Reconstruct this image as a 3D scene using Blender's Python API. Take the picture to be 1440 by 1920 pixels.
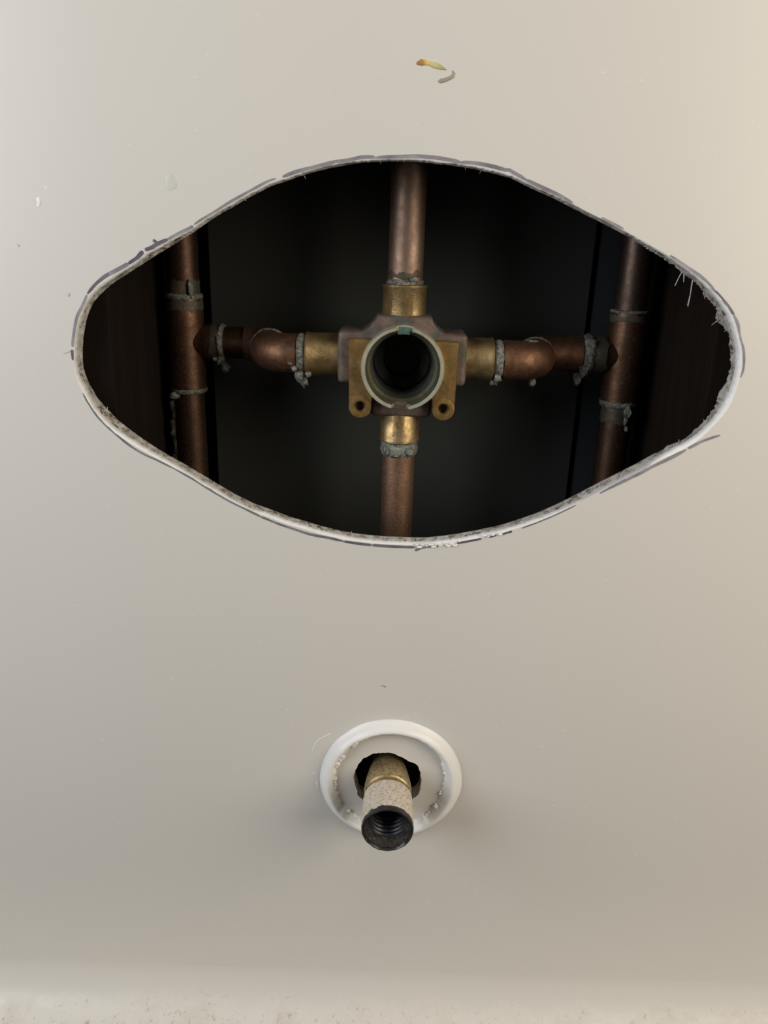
import bpy, bmesh, math, random
from mathutils import Vector, Matrix, noise
from mathutils.geometry import tessellate_polygon

for o in list(bpy.data.objects): bpy.data.objects.remove(o)
scene = bpy.context.scene
COL = scene.collection
random.seed(7)
MM = 0.001

# ------------------------------------------------------------------ camera
F_PX, PITCH, ROLL = 1442.0, math.radians(19.5), math.radians(1.85)
CAM = Vector((0.0, -0.320, 0.870))
fw = Vector((0, math.cos(PITCH), -math.sin(PITCH)))
r0 = Vector((1, 0, 0)); u0 = Vector((0, math.sin(PITCH), math.cos(PITCH)))
cup = u0 * math.cos(ROLL) - r0 * math.sin(ROLL)
crt = r0 * math.cos(ROLL) + u0 * math.sin(ROLL)
cam_data = bpy.data.cameras.new('camera')
cam_data.sensor_fit = 'VERTICAL'; cam_data.sensor_height = 36.0
cam_data.lens = F_PX / 1920.0 * 36.0
cam_data.clip_start = 0.01
cam = bpy.data.objects.new('camera', cam_data); COL.objects.link(cam)
cam.matrix_world = Matrix(((crt.x, cup.x, -fw.x, CAM.x), (crt.y, cup.y, -fw.y, CAM.y),
                           (crt.z, cup.z, -fw.z, CAM.z), (0, 0, 0, 1)))
scene.camera = cam

# ------------------------------------------------------------------ world, lights, exposure
world = bpy.data.worlds.new('world'); scene.world = world; world.use_nodes = True
bg = world.node_tree.nodes['Background']
bg.inputs[0].default_value = (1.0, 0.97, 0.93, 1); bg.inputs[1].default_value = 0.05

def area(name, loc, target, sx, sy, power, color):
    l = bpy.data.lights.new(name, 'AREA'); l.shape = 'RECTANGLE'; l.size = sx; l.size_y = sy
    l.energy = power; l.color = color
    o = bpy.data.objects.new(name, l); COL.objects.link(o); o.location = loc
    d = Vector(target) - Vector(loc); o.rotation_euler = d.to_track_quat('-Z', 'Y').to_euler()
    return o
area('ceiling_lamp', (0.0, -0.70, 2.30), (0, 0, 0.9), 0.5, 0.4, 1.4, (1.0, 0.95, 0.88))
area('window_light', (-0.62, -0.40, 1.04), (-0.15, 0, 1.00), 0.50, 0.50, 4.2, (0.94, 0.965, 1.0))
area('vanity_lamp', (0.60, -0.41, 1.04), (0.20, 0, 0.94), 0.50, 0.50, 4.65, (1.0, 0.90, 0.755))

vs = scene.view_settings
vs.view_transform = 'Standard'; vs.look = 'None'; vs.gamma = 1.0; vs.use_curve_mapping = False
vs.exposure = 0.0

# ------------------------------------------------------------------ helpers
def at(px, py, Y):
    """photo pixel -> point on the plane at depth Y (used to read sizes off the photo)"""
    d = fw * F_PX + crt * (px - 720) + cup * (960 - py)
    return CAM + d * ((Y - CAM.y) / d.y)

def new_obj(name, verts, faces, mat, parent=None, smooth=True, auto=None):
    me = bpy.data.meshes.new(name)
    me.from_pydata([tuple(v) for v in verts], [], faces)
    me.validate(); me.update()
    bm = bmesh.new(); bm.from_mesh(me); bmesh.ops.recalc_face_normals(bm, faces=bm.faces); bm.to_mesh(me); bm.free()
    if smooth:
        me.polygons.foreach_set('use_smooth', [True] * len(me.polygons))
        if auto is not None:
            me.set_sharp_from_angle(angle=math.radians(auto))
    me.materials.append(mat)
    o = bpy.data.objects.new(name, me); COL.objects.link(o)
    if parent is not None: o.parent = parent
    return o

def tag(o, label=None, cat=None, group=None, kind=None):
    if label: o['label'] = label
    if cat: o['category'] = cat
    if group: o['group'] = group
    if kind: o['kind'] = kind
    return o

def empty(name, loc):
    e = bpy.data.objects.new(name, None); COL.objects.link(e); e.location = loc; e.empty_display_size = 0.02
    return e

class MB:
    def __init__(s): s.v = []; s.f = []
    def add(s, v, f):
        b = len(s.v); s.v += [Vector(p) for p in v]; s.f += [tuple(b + i for i in q) for q in f]; return s
    def lathe(s, prof, org, axis, n=40, bump=None, close0=False, close1=False):
        """prof: (radius, distance along axis); bump(k, ang, p) -> extra radius"""
        a = Vector(axis).normalized(); t = Vector((0, 0, 1)) if abs(a.z) < .9 else Vector((1, 0, 0))
        e1 = a.cross(t).normalized(); e2 = a.cross(e1); org = Vector(org); V = []; Q = []
        for k, (r, d) in enumerate(prof):
            for j in range(n):
                th = 2 * math.pi * j / n; dr = e1 * math.cos(th) + e2 * math.sin(th)
                p = org + a * d + dr * r
                if bump: p = p + dr * bump(k, th, p)
                V.append(p)
        for k in range(len(prof) - 1):
            for j in range(n):
                j2 = (j + 1) % n
                Q.append((k * n + j, k * n + j2, (k + 1) * n + j2, (k + 1) * n + j))
        if close0: Q.append(tuple(range(n)))
        if close1: Q.append(tuple((len(prof) - 1) * n + j for j in range(n)))
        return s.add(V, Q)
    def tube(s, pts, rad, n=32, cap=True):
        pts = [Vector(p) for p in pts]; V = []; Q = []
        rad = rad if isinstance(rad, (list, tuple)) else [rad] * len(pts)
        t0 = (pts[1] - pts[0]).normalized()
        h = Vector((0, 0, 1)) if abs(t0.z) < .9 else Vector((0, 1, 0))
        e1 = t0.cross(h).normalized()
        for i, p in enumerate(pts):
            t = (pts[min(i + 1, len(pts) - 1)] - pts[max(i - 1, 0)]).normalized()
            e1 = (e1 - t * e1.dot(t)).normalized(); e2 = t.cross(e1)
            for j in range(n):
                th = 2 * math.pi * j / n
                V.append(p + (e1 * math.cos(th) + e2 * math.sin(th)) * rad[i])
        for k in range(len(pts) - 1):
            for j in range(n):
                j2 = (j + 1) % n; Q.append((k * n + j, k * n + j2, (k + 1) * n + j2, (k + 1) * n + j))
        if cap:
            Q.append(tuple(range(n))); Q.append(tuple((len(pts) - 1) * n + j for j in range(n)))
        return s.add(V, Q)
    def blob(s, c, r, seed=0, amp=.35, sc=(1, 1, 1)):
        bm = bmesh.new(); bmesh.ops.create_icosphere(bm, subdivisions=2, radius=1)
        V = []
        for v in bm.verts:
            k = 1 + amp * noise.noise(v.co * 1.6 + Vector((seed, seed * 2.3, -seed)))
            V.append(Vector(c) + Vector((v.co.x * sc[0], v.co.y * sc[1], v.co.z * sc[2])) * r * k)
        Q = [tuple(v.index for v in f.verts) for f in bm.faces]; bm.free()
        return s.add(V, Q)
    def box(s, x0, x1, y0, y1, z0, z1, bev=0.0):
        bm = bmesh.new(); bmesh.ops.create_cube(bm, size=1)
        for v in bm.verts:
            v.co = Vector(((x0 + x1) / 2 + v.co.x * (x1 - x0), (y0 + y1) / 2 + v.co.y * (y1 - y0), (z0 + z1) / 2 + v.co.z * (z1 - z0)))
        if bev: bmesh.ops.bevel(bm, geom=list(bm.edges), offset=bev, segments=3, profile=.6, affect='EDGES')
        bm.verts.index_update()
        V = [v.co.copy() for v in bm.verts]; Q = [tuple(v.index for v in f.verts) for f in bm.faces]; bm.free()
        return s.add(V, Q)
    def build(s, name, mat, parent=None, auto=35, label=None):
        o = new_obj(name, s.v, s.f, mat, parent, True, auto)
        if label: o['label'] = label
        return o

def fill(outer, holes, y):
    """triangles of a region in the XZ plane at depth y; outer/holes: (x, z) lists"""
    loops = [[Vector((x, z, 0)) for x, z in outer]] + [[Vector((x, z, 0)) for x, z in h] for h in holes]
    V = [Vector((p.x, y, p.y)) for l in loops for p in l]
    return V, [tuple(t) for t in tessellate_polygon(loops)]

# ------------------------------------------------------------------ materials
class NT:
    def __init__(s, name):
        s.m = bpy.data.materials.new(name); s.m.use_nodes = True; s.t = s.m.node_tree
        s.b = s.t.nodes['Principled BSDF']; s.co = s.t.nodes.new('ShaderNodeTexCoord').outputs['Object']
    def n(s, typ, **kw):
        nd = s.t.nodes.new(typ)
        for k, v in kw.items(): setattr(nd, k, v)
        return nd
    def link(s, a, b): s.t.links.new(a, b)
    def noise(s, scale, detail=4, rough=.6, dist=0.0, vec=None):
        nd = s.n('ShaderNodeTexNoise'); nd.inputs['Scale'].default_value = scale
        nd.inputs['Detail'].default_value = detail; nd.inputs['Roughness'].default_value = rough
        nd.inputs['Distortion'].default_value = dist
        s.link(vec or s.co, nd.inputs['Vector']); return nd.outputs['Fac']
    def stretch(s, sx, sy, sz):
        mp = s.n('ShaderNodeMapping'); mp.inputs['Scale'].default_value = (sx, sy, sz); s.link(s.co, mp.inputs['Vector'])
        return mp.outputs['Vector']
    def ramp(s, fac, stops, interp='LINEAR'):
        r = s.n('ShaderNodeValToRGB'); cr = r.color_ramp; cr.interpolation = interp
        while len(cr.elements) < len(stops): cr.elements.new(.5)
        for e, (p, c) in zip(cr.elements, stops):
            e.position = p; e.color = (*c, 1) if len(c) == 3 else c
        s.link(fac, r.inputs['Fac']); return r.outputs['Color']
    def mix(s, fac, a, b):
        m = s.n('ShaderNodeMix', data_type='RGBA')
        for sock, v in ((m.inputs[0], fac), (m.inputs[6], a), (m.inputs[7], b)):
            if isinstance(v, (int, float)): sock.default_value = v
            elif isinstance(v, tuple): sock.default_value = (*v, 1)
            else: s.link(v, sock)
        return m.outputs[2]
    def bump(s, h, strength=.3, dist=.001):
        b = s.n('ShaderNodeBump'); b.inputs['Strength'].default_value = strength; b.inputs['Distance'].default_value = dist
        s.link(h, b.inputs['Height']); s.link(b.outputs['Normal'], s.b.inputs['Normal'])
    def set(s, **kw):
        for k, v in kw.items():
            sock = s.b.inputs[k.replace('_', ' ')]
            if isinstance(v, (int, float)): sock.default_value = v
            elif isinstance(v, tuple): sock.default_value = (*v, 1)
            else: s.link(v, sock)
        return s

def g(v): return (v, v, v)
M = {}
# glossy off-white moulded acrylic
t = NT('acrylic')
speck = t.ramp(t.noise(420, 2, .5), [(.0, g(0)), (.715, g(0)), (.76, g(1))])
base = t.mix(t.noise(5, 3), (.70, .675, .63), (.73, .705, .66))
base = t.mix(speck, base, (.84, .82, .78))
t.set(Base_Color=base, Roughness=.30, Specular_IOR_Level=.45)
t.bump(t.noise(6, 2, .5), .10, .004)
M['acrylic'] = t.m
# same acrylic with dried grit on the ledge
t = NT('acrylic_dusty')
sep = t.n('ShaderNodeSeparateXYZ'); t.link(t.co, sep.inputs[0])
n1 = t.noise(330, 5, .7); n2 = t.noise(45, 4, .65); n3 = t.noise(5, 3)
add = t.n('ShaderNodeMath', operation='MULTIPLY_ADD'); t.link(n2, add.inputs[0]); add.inputs[1].default_value = .030; t.link(sep.outputs['Z'], add.inputs[2])
mr = t.n('ShaderNodeMapRange'); t.link(add.outputs[0], mr.inputs['Value'])
mr.inputs['From Min'].default_value = .4845; mr.inputs['From Max'].default_value = .474; mr.clamp = True
dust = mr.outputs[0]
base = t.mix(n3, (.70, .675, .63), (.73, .705, .66))
gr = t.mix(t.ramp(n2, [(.35, g(0)), (.65, g(1))]), (.69, .65, .59), (.80, .77, .71))
gr = t.mix(t.ramp(n1, [(.33, g(1)), (.42, g(0))]), gr, (.46, .42, .36))
t.set(Base_Color=t.mix(dust, base, gr), Roughness=t.ramp(dust, [(0, g(.30)), (1, g(.8))]))
mu = t.n('ShaderNodeMath', operation='MULTIPLY'); t.link(n1, mu.inputs[0]); t.link(dust, mu.inputs[1])
t.bump(mu.outputs[0], .55, .0008)
M['dusty'] = t.m
# freshly cut white plastic
t = NT('cut_plastic')
n1 = t.noise(500, 4)
t.set(Base_Color=t.mix(n1, (.88, .875, .865), (.95, .945, .935)), Roughness=.5)
t.bump(n1, .4, .0005); M['cut'] = t.m
# fibre backing of the panel: grey-white with brown pits
t = NT('fibre_backing')
n1 = t.noise(330, 5, .7); n2 = t.noise(900, 4)
base = t.ramp(n1, [(.32, (.07, .04, .028)), (.40, (.20, .16, .13)), (.47, (.46, .43, .385)), (.7, (.64, .625, .59))])
t.set(Base_Color=base, Roughness=.85); t.bump(n2, .7, .0008); M['fibre'] = t.m
t = NT('fibre_white')
t.set(Base_Color=t.mix(t.noise(300), (.60, .60, .59), (.76, .76, .75)), Roughness=.6); M['strand'] = t.m
# marker ink
def ink(name, c1, c2):
    t = NT(name); t.set(Base_Color=t.mix(t.ramp(t.noise(90, 3), [(.35, g(0)), (.65, g(1))]), c1, c2), Roughness=.45); return t.m
M['ink'] = ink('marker_ink', (.19, .175, .205), (.34, .325, .35))
M['ink_dark'] = ink('marker_ink_dark', (.09, .08, .115), (.20, .185, .22))
M['ink_thin'] = ink('marker_ink_thin', (.12, .12, .14), (.24, .24, .26))
M['faint'] = ink('faint_scuff', (.46, .43, .39), (.56, .53, .48))
M['tail'] = ink('glue_tail', (.30, .275, .215), (.42, .39, .30))
M['smear'] = ink('dried_smear', (.62, .62, .565), (.68, .675, .62))
# copper pipe, tarnished
def copper(name, c_hi, c_lo, dirt=.5, rough=.36):
    t = NT(name)
    n1 = t.noise(150, 5, .65); n2 = t.noise(800, 4, .6); n3 = t.noise(90, 4, .6, .4)
    base = t.mix(t.ramp(n1, [(.32, g(0)), (.68, g(1))]), c_lo, c_hi)
    base = t.mix(t.ramp(n3, [(.52, g(0)), (.72, g(dirt))]), base, (.055, .040, .032))
    base = t.mix(t.ramp(n2, [(.70, g(0)), (.76, g(.5))]), base, (.26, .23, .19))
    t.set(Base_Color=base, Metallic=t.ramp(n2, [(.45, g(.95)), (.8, g(.55))]), Roughness=t.ramp(n1, [(.3, g(rough + .14)), (.7, g(rough))]))
    t.bump(n2, .25, .0004); return t.m
M['copper'] = copper('copper', (.118, .068, .044), (.074, .041, .027), .5, .42)
M['copper_dim'] = copper('copper_dim', (.13, .095, .078), (.095, .060, .044), .4, .40)
M['copper_tee'] = copper('copper_tee', (.175, .098, .060), (.095, .050, .031), .7, .42)
M['copper_grey'] = copper('copper_grey', (.37, .265, .205), (.27, .17, .12), .35, .46)
M['copper_mid'] = copper('copper_mid', (.36, .22, .145), (.26, .15, .095), .3, .45)
M['copper_fit'] = copper('copper_fitting', (.26, .138, .082), (.135, .068, .041), .65, .50)
# green-grey tarnished copper near the joints
t = NT('verdigris_copper')
n1 = t.noise(260, 5, .7); n2 = t.noise(700, 4)
base = t.ramp(n1, [(.35, (.060, .070, .055)), (.5, (.085, .080, .058)), (.66, (.17, .10, .06))])
t.set(Base_Color=base, Metallic=.55, Roughness=.6); t.bump(n2, .3, .0006); M['verdigris'] = t.m
# brass
def brass(name, hi, lo, grime, met=.85, rough=.42):
    t = NT(name)
    n1 = t.noise(160, 5, .65); n2 = t.noise(900, 4, .7); n3 = t.noise(110, 4, .65, .6)
    base = t.mix(t.ramp(n1, [(.35, g(0)), (.65, g(1))]), lo, hi)
    base = t.mix(t.ramp(n3, [(.50, g(0)), (.66, g(.8))]), base, grime)
    base = t.mix(t.ramp(n2, [(.30, g(.7)), (.38, g(0))]), base, (.10, .075, .045))
    t.set(Base_Color=base, Metallic=met, Roughness=t.ramp(n3, [(.4, g(rough)), (.7, g(rough + .25))]))
    t.bump(n2, .4, .0004); return t.m
M['brass'] = brass('brass', (.42, .27, .10), (.29, .175, .06), (.17, .125, .075))
M['brass_sleeve'] = brass('brass_sleeve', (.52, .37, .17), (.30, .20, .09), (.17, .14, .09), .85, .34)
M['brass_cast'] = brass('brass_cast', (.20, .145, .115), (.115, .085, .070), (.10, .115, .105), .45, .60)
M['brass_rim'] = brass('brass_rim', (.62, .59, .46), (.48, .46, .34), (.32, .38, .31), .55, .36)
M['brass_olive'] = brass('brass_olive', (.17, .165, .10), (.11, .105, .06), (.08, .12, .095), .6, .42)
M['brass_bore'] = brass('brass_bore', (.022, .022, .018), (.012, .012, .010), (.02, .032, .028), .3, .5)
# verdigris patch
t = NT('verdigris')
t.set(Base_Color=t.ramp(t.noise(260, 4), [(.35, (.05, .12, .10)), (.6, (.16, .27, .23))]), Roughness=.8, Metallic=.2); M['patina'] = t.m
# solder
t = NT('solder')
n1 = t.noise(520, 5, .75)
t.set(Base_Color=t.ramp(n1, [(.34, (.06, .06, .05)), (.50, (.19, .195, .165)), (.64, (.36, .37, .33)), (.76, (.60, .60, .57))]), Metallic=.3, Roughness=.45)
t.bump(n1, .8, .0010); M['solder'] = t.m
# nickel-washed spout adapter, limescale
t = NT('adapter_metal')
n1 = t.noise(750, 5, .7); n2 = t.noise(130, 4)
base = t.ramp(n1, [(.30, (.20, .155, .11)), (.42, (.56, .48, .39)), (.58, (.78, .70, .60)), (.8, (.86, .79, .70))])
t.set(Base_Color=t.mix(t.ramp(n2, [(.45, g(0)), (.7, g(.5))]), base, (.62, .54, .42)), Metallic=.2, Roughness=.5)
t.bump(n1, .35, .0005); M['adapter'] = t.m
t = NT('adapter_brass')
n1 = t.noise(600, 5, .7)
t.set(Base_Color=t.ramp(n1, [(.32, (.16, .12, .06)), (.55, (.46, .36, .19)), (.75, (.60, .50, .32))]), Metallic=.6, Roughness=.42)
t.bump(n1, .3, .0005); M['adapter_brass'] = t.m
t = NT('adapter_black')
n1 = t.noise(420, 4, .7)
t.set(Base_Color=t.ramp(n1, [(.4, (.018, .018, .018)), (.66, (.05, .048, .045)), (.74, (.45, .44, .42))]), Roughness=.32, Metallic=.3)
t.bump(n1, .3, .0004); M['adapter_black'] = t.m
t = NT('adapter_bore')
t.set(Base_Color=t.ramp(t.noise(150, 3), [(.4, (.035, .04, .05)), (.7, (.12, .12, .12))]), Roughness=.35, Metallic=.5); M['adapter_bore'] = t.m
t = NT('adapter_chamfer')
n1 = t.noise(500, 5, .7, .5)
t.set(Base_Color=t.ramp(n1, [(.4, (.035, .032, .028)), (.62, (.10, .09, .08)), (.70, (.50, .48, .45))]), Roughness=.4, Metallic=.3); t.bump(n1, .4, .0004); M['chamfer'] = t.m
# caulk
t = NT('caulk')
n1 = t.noise(110, 4); t.set(Base_Color=t.mix(n1, (.83, .82, .79), (.91, .90, .88)), Roughness=.38)
t.bump(n1, .25, .001); M['caulk'] = t.m
# dark timber and board in the cavity
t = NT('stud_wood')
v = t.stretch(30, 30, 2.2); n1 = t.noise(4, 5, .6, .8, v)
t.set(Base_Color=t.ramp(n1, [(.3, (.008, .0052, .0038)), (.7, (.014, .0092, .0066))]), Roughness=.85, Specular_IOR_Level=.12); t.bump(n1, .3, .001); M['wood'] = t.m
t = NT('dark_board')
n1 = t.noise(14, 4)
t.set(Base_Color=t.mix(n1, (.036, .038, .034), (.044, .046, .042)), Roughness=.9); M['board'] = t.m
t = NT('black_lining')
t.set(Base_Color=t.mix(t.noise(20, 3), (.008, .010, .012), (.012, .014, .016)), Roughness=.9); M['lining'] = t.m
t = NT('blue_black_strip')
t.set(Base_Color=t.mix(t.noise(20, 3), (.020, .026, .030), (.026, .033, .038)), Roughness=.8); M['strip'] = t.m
t = NT('tub_white')
t.set(Base_Color=t.mix(t.noise(4, 2), (.72, .69, .64), (.75, .72, .67)), Roughness=.3); M['tub'] = t.m
t = NT('floor_tile')
t.set(Base_Color=t.mix(t.noise(4, 2), (.13, .12, .11), (.17, .155, .14)), Roughness=.5); M['floor'] = t.m

# ------------------------------------------------------------------ the cut opening, read off the photo
XC, ZC = 6.3 * MM, 812 * MM
A_PX = [(1393, 670), (1392, 692), (1386, 712), (1381, 730), (1374, 750), (1366, 765), (1352, 784), (1335, 801), (1320, 817),
        (1307, 827), (1289, 839), (1265, 851), (1240, 861), (1207, 880), (1181, 893), (1147, 910), (1125, 921.5), (1080, 945),
        (1044, 962.5), (1008, 977.5), (978, 988), (940, 1000), (905, 1007), (858, 1016), (825, 1020), (800, 1022.5), (767, 1022),
        (717, 1020), (675, 1016), (642, 1011), (600, 1001), (567, 991), (533, 981), (500, 968), (471, 954.5), (435, 937), (399, 916),
        (363, 894), (327, 873), (287, 852), (265, 840), (245, 828), (223, 813.5), (203, 797), (187, 780), (168, 755), (153, 731),
        (145, 713), (139, 694), (138, 675), (138.5, 650), (140.5, 632), (143.5, 612), (148.5, 592), (157, 574), (167, 553), (178, 539),
        (191, 528), (206, 518), (224, 508), (243, 497.5), (260, 487), (272, 474), (286, 468.5), (297, 461), (316, 452), (336, 441),
        (356, 431.5), (372, 420), (393, 405.5), (420, 389), (461, 366), (483, 354), (506, 342.5), (531, 335), (556, 325.5), (585, 317.5),
        (608, 312), (650, 303.5), (679, 298), (707, 297.5), (737, 297), (785, 296.5), (810, 298.5), (843, 303), (862, 307.5), (879, 308),
        (898, 310.5), (923, 316), (944, 321.5), (954, 323), (968, 330), (985, 340), (1014, 354), (1044, 367), (1073, 382), (1109, 401),
        (1140, 416), (1177, 435.5), (1217, 458.5), (1254, 479.5), (1279, 496), (1300, 511.5), (1320, 526), (1341, 548), (1361, 571.5),
        (1374, 592), (1382, 613), (1386, 632), (1391, 648)]
L_PX = [(1382, 670), (1380, 692), (1378, 706), (1370, 732), (1356, 760), (1340, 784), (1315, 810), (1290, 827.5), (1265, 841), (1240, 854),
        (1204, 877), (1178, 889), (1125, 919), (1080, 941.5), (1044, 958), (1008, 972), (978, 982.5), (940, 994), (905, 1001), (858, 1010),
        (800, 1017), (767, 1016.5), (717, 1014.5), (675, 1010.5), (642, 1005), (600, 995), (567, 985), (533, 974.5), (500, 962), (471, 947.5),
        (435, 929), (399, 907.5), (363, 886), (327, 864), (287, 842), (265, 829), (245, 816.5), (223, 802), (203, 786), (187, 769), (173, 750),
        (158, 727), (148, 709), (143, 690), (142, 675), (142, 650), (144, 625), (148, 608), (153, 589), (162, 571), (172, 556), (184, 543), (202, 529),
        (224, 515), (246, 502), (276, 479), (307, 461.5), (334, 446), (360, 432.5), (389, 411), (412, 397.5), (435, 385.5), (462, 369), (485, 357.5),
        (506, 346.5), (532, 338.5), (565, 327), (594, 317.5), (627, 310), (659, 304.5), (694, 301.5), (737, 300), (785, 301), (814, 304.5), (853, 308.5),
        (898, 316), (938, 326), (967, 334.5), (986, 344.5), (1016, 358), (1045, 370.5), (1074, 384.5), (1109, 403), (1138, 417), (1176, 438), (1215, 461), (1252, 482),
        (1276, 499), (1296, 514), (1315, 530), (1336, 552), (1354, 575), (1366, 596), (1373, 616), (1377, 633), (1381, 650)]
B_PX = [(1369, 670), (1370, 690), (1364, 711), (1360, 722), (1351, 730), (1345, 745), (1343, 760), (1332, 776), (1315, 796), (1297, 812), (1293, 823),
        (1265, 831), (1250, 837), (1240, 847), (1210, 866), (1188, 877), (1165, 892), (1142, 906), (1125, 917), (1080, 939), (1044, 953), (1017, 961),
        (981, 975.5), (936, 986), (900, 995), (867, 1002), (825, 1008), (813, 1012), (803, 1012), (767, 1010.5), (733, 1009), (700, 1007), (658, 1001),
        (610, 994), (560, 982), (544, 977), (499, 959), (457, 937), (417, 915.5), (372, 888.5), (336, 866), (295, 841), (265, 821), (245, 806.5),
        (220, 787), (202, 768), (183, 747), (167, 719), (155, 692), (151, 679), (146, 674), (147.5, 664), (152, 642), (156, 617), (161, 592), (166, 583),
        (175, 568), (185, 556), (205, 536.5), (229, 520), (258, 501.5), (280, 487), (311, 468), (337, 451.5), (362, 437), (391, 414.5), (414, 401),
        (437, 388.5), (464, 372), (487, 360.5), (508, 349.5), (534, 341), (566, 329.5), (595, 320), (628, 312.5), (659, 306.5), (694, 303.5), (737, 302.5),
        (785, 303.5), (814, 307), (853, 311), (897, 318.5), (937, 328.5), (966, 337), (985, 347), (1015, 360.5), (1044, 373), (1073, 387), (1107, 405.5),
        (1136, 420), (1174, 441), (1212, 465), (1248, 487), (1268, 502), (1284, 517), (1297, 523), (1310, 535), (1320, 553), (1334, 567), (1344, 580), (1342, 590),
        (1342, 600), (1355, 612), (1368, 626), (1367.5, 650)]

A_PX = [(x, y + 3.5) if 160 < x < 480 and y > 740 else (x, y) for x, y in A_PX]
L_PX = [(x, y + 7) if 170 < x < 480 and y > 740 else ((x, y + 3) if 1120 < x < 1215 and y > 800 else (x, y)) for x, y in L_PX]
def polar(px, Y, n=720):
    """radius as a function of angle about the opening's centre, in metres"""
    pts = []
    for p in px:
        w = at(p[0], p[1], Y); x, z = w.x - XC, w.z - ZC
        pts.append((math.atan2(z, x), math.hypot(x, z)))
    pts.sort()
    ext = [(a - 2 * math.pi, r) for a, r in pts[-3:]] + pts + [(a + 2 * math.pi, r) for a, r in pts[:3]]
    out = []; k = 0
    for i in range(n):
        a = -math.pi + 2 * math.pi * i / n
        while ext[k + 1][0] < a: k += 1
        (a0, q0), (a1, q1) = ext[k], ext[k + 1]
        f = 0 if a1 == a0 else (a - a0) / (a1 - a0)
        # straight chord between traced points, in cartesian space
        x0, z0, x1, z1 = q0 * math.cos(a0), q0 * math.sin(a0), q1 * math.cos(a1), q1 * math.sin(a1)
        den = (x1 - x0) * math.sin(a) - (z1 - z0) * math.cos(a)
        u = (z0 * math.cos(a) - x0 * math.sin(a)) / den if abs(den) > 1e-12 else f
        u = min(1, max(0, u)); out.append(math.hypot(x0 + (x1 - x0) * u, z0 + (z1 - z0) * u))
    return out
def soften(r, w=2):
    n = len(r); return [sum(r[(i + k) % n] for k in range(-w, w + 1)) / (2 * w + 1) for i in range(n)]
N = 1080
rA = soften(polar(A_PX, 0, N), 3); rL = soften(polar(L_PX, .0012, N), 3); rB = soften(polar(B_PX, .009, N), 1)
for i in range(N):
    a = -math.pi + 2 * math.pi * i / N; q = Vector((math.cos(a) * 60, math.sin(a) * 60, 0))
    rL[i] = min(rL[i] + .35 * MM * noise.noise(q * 2.2) + .22 * MM * noise.noise(q * 7), rA[i] - .15 * MM)
    jag = .35 + (1.0 if math.cos(a) > .7 else 0)
    rB[i] = min(rB[i] + jag * MM * (.6 * noise.noise(q * 3.1) + .4 * noise.noise(q * 9)), rA[i] - .3 * MM)
def ring(r, y): return [Vector((XC + r[i] * math.cos(-math.pi + 2 * math.pi * i / N), y, ZC + r[i] * math.sin(-math.pi + 2 * math.pi * i / N))) for i in range(N)]
def loft(rings):
    n = len(rings[0]); V = [p for r in rings for p in r]; Q = []
    for k in range(len(rings) - 1):
        for j in range(n):
            j2 = (j + 1) % n; Q.append((k * n + j, k * n + j2, (k + 1) * n + j2, (k + 1) * n + j))
    return V, Q

# spout opening in the panel: ragged hole
SX, SZ = 6.3 * MM, 615 * MM
SP_PX = [(440, 560), (445, 500), (480, 430), (520, 390), (590, 355), (650, 346), (720, 344), (760, 355), (830, 385), (880, 415), (930, 435),
         (965, 490), (972, 550), (970, 610), (960, 660), (935, 690), (905, 715), (870, 770), (800, 815), (700, 830), (610, 815), (550, 770), (515, 722), (470, 680), (460, 640)]
sp = []
for (x, y) in SP_PX:
    w = at(560 + x / 4.235, 1330 + y / 4.235, 0.0); sp.append((w.x, w.z))
def densify(poly, k, amp, seed):
    out = []; n = len(poly)
    for i in range(n):
        p0, p1, p2, p3 = (Vector((*poly[(i + j - 1) % n], 0)) for j in range(4))
        for s in range(k):
            t_ = s / k
            q = .5 * ((2 * p1) + (p2 - p0) * t_ + (2 * p0 - 5 * p1 + 4 * p2 - p3) * t_ ** 2 + (3 * p1 - p0 - 3 * p2 + p3) * t_ ** 3)
            d = noise.noise(q * 600 + Vector((seed, 0, 0))) * amp
            c = Vector((SX, SZ, 0)); u = (q - c).normalized(); q = q + u * d
            out.append((q.x, q.y))
    return out
sp = densify(sp, 4, .5 * MM, 3)

# ------------------------------------------------------------------ wall panel
WX0, WX1, WZ0, WZ1 = -0.80, 0.80, 0.484, 2.40
PT = 0.009
hole_pts = [(p.x, p.z) for p in ring(rA, 0)]
mb = MB()
mb.add(*fill([(WX0, WZ0), (WX1, WZ0), (WX1, WZ1), (WX0, WZ1)], [hole_pts, sp], 0.0))
# back face, a little wider cut so the fibre layer forms the rim
back_hole = [(p.x, p.z) for p in ring([r + .2 * MM for r in rA], 0)]
mb.add(*fill([(WX0, WZ0), (WX1, WZ0), (WX1, WZ1), (WX0, WZ1)], [back_hole, sp], PT))
wall = mb.build('wall_back', M['acrylic'], None, 30)
# make the front face look into the room
for p in wall.data.polygons: p.use_smooth = False
tag(wall, 'glossy off-white moulded shower wall panel with a lens-shaped access opening', 'wall', kind='structure')
# rim of the spout hole
V, Q = loft([[Vector((x, 0, z)) for x, z in sp], [Vector((SX + (x - SX) * .99, .003, SZ + (z - SZ) * .99)) for x, z in sp], [Vector((x, PT, z)) for x, z in sp]])
new_obj('spout_hole_rim', V, Q, M['fibre'], wall, True, 40)
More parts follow.
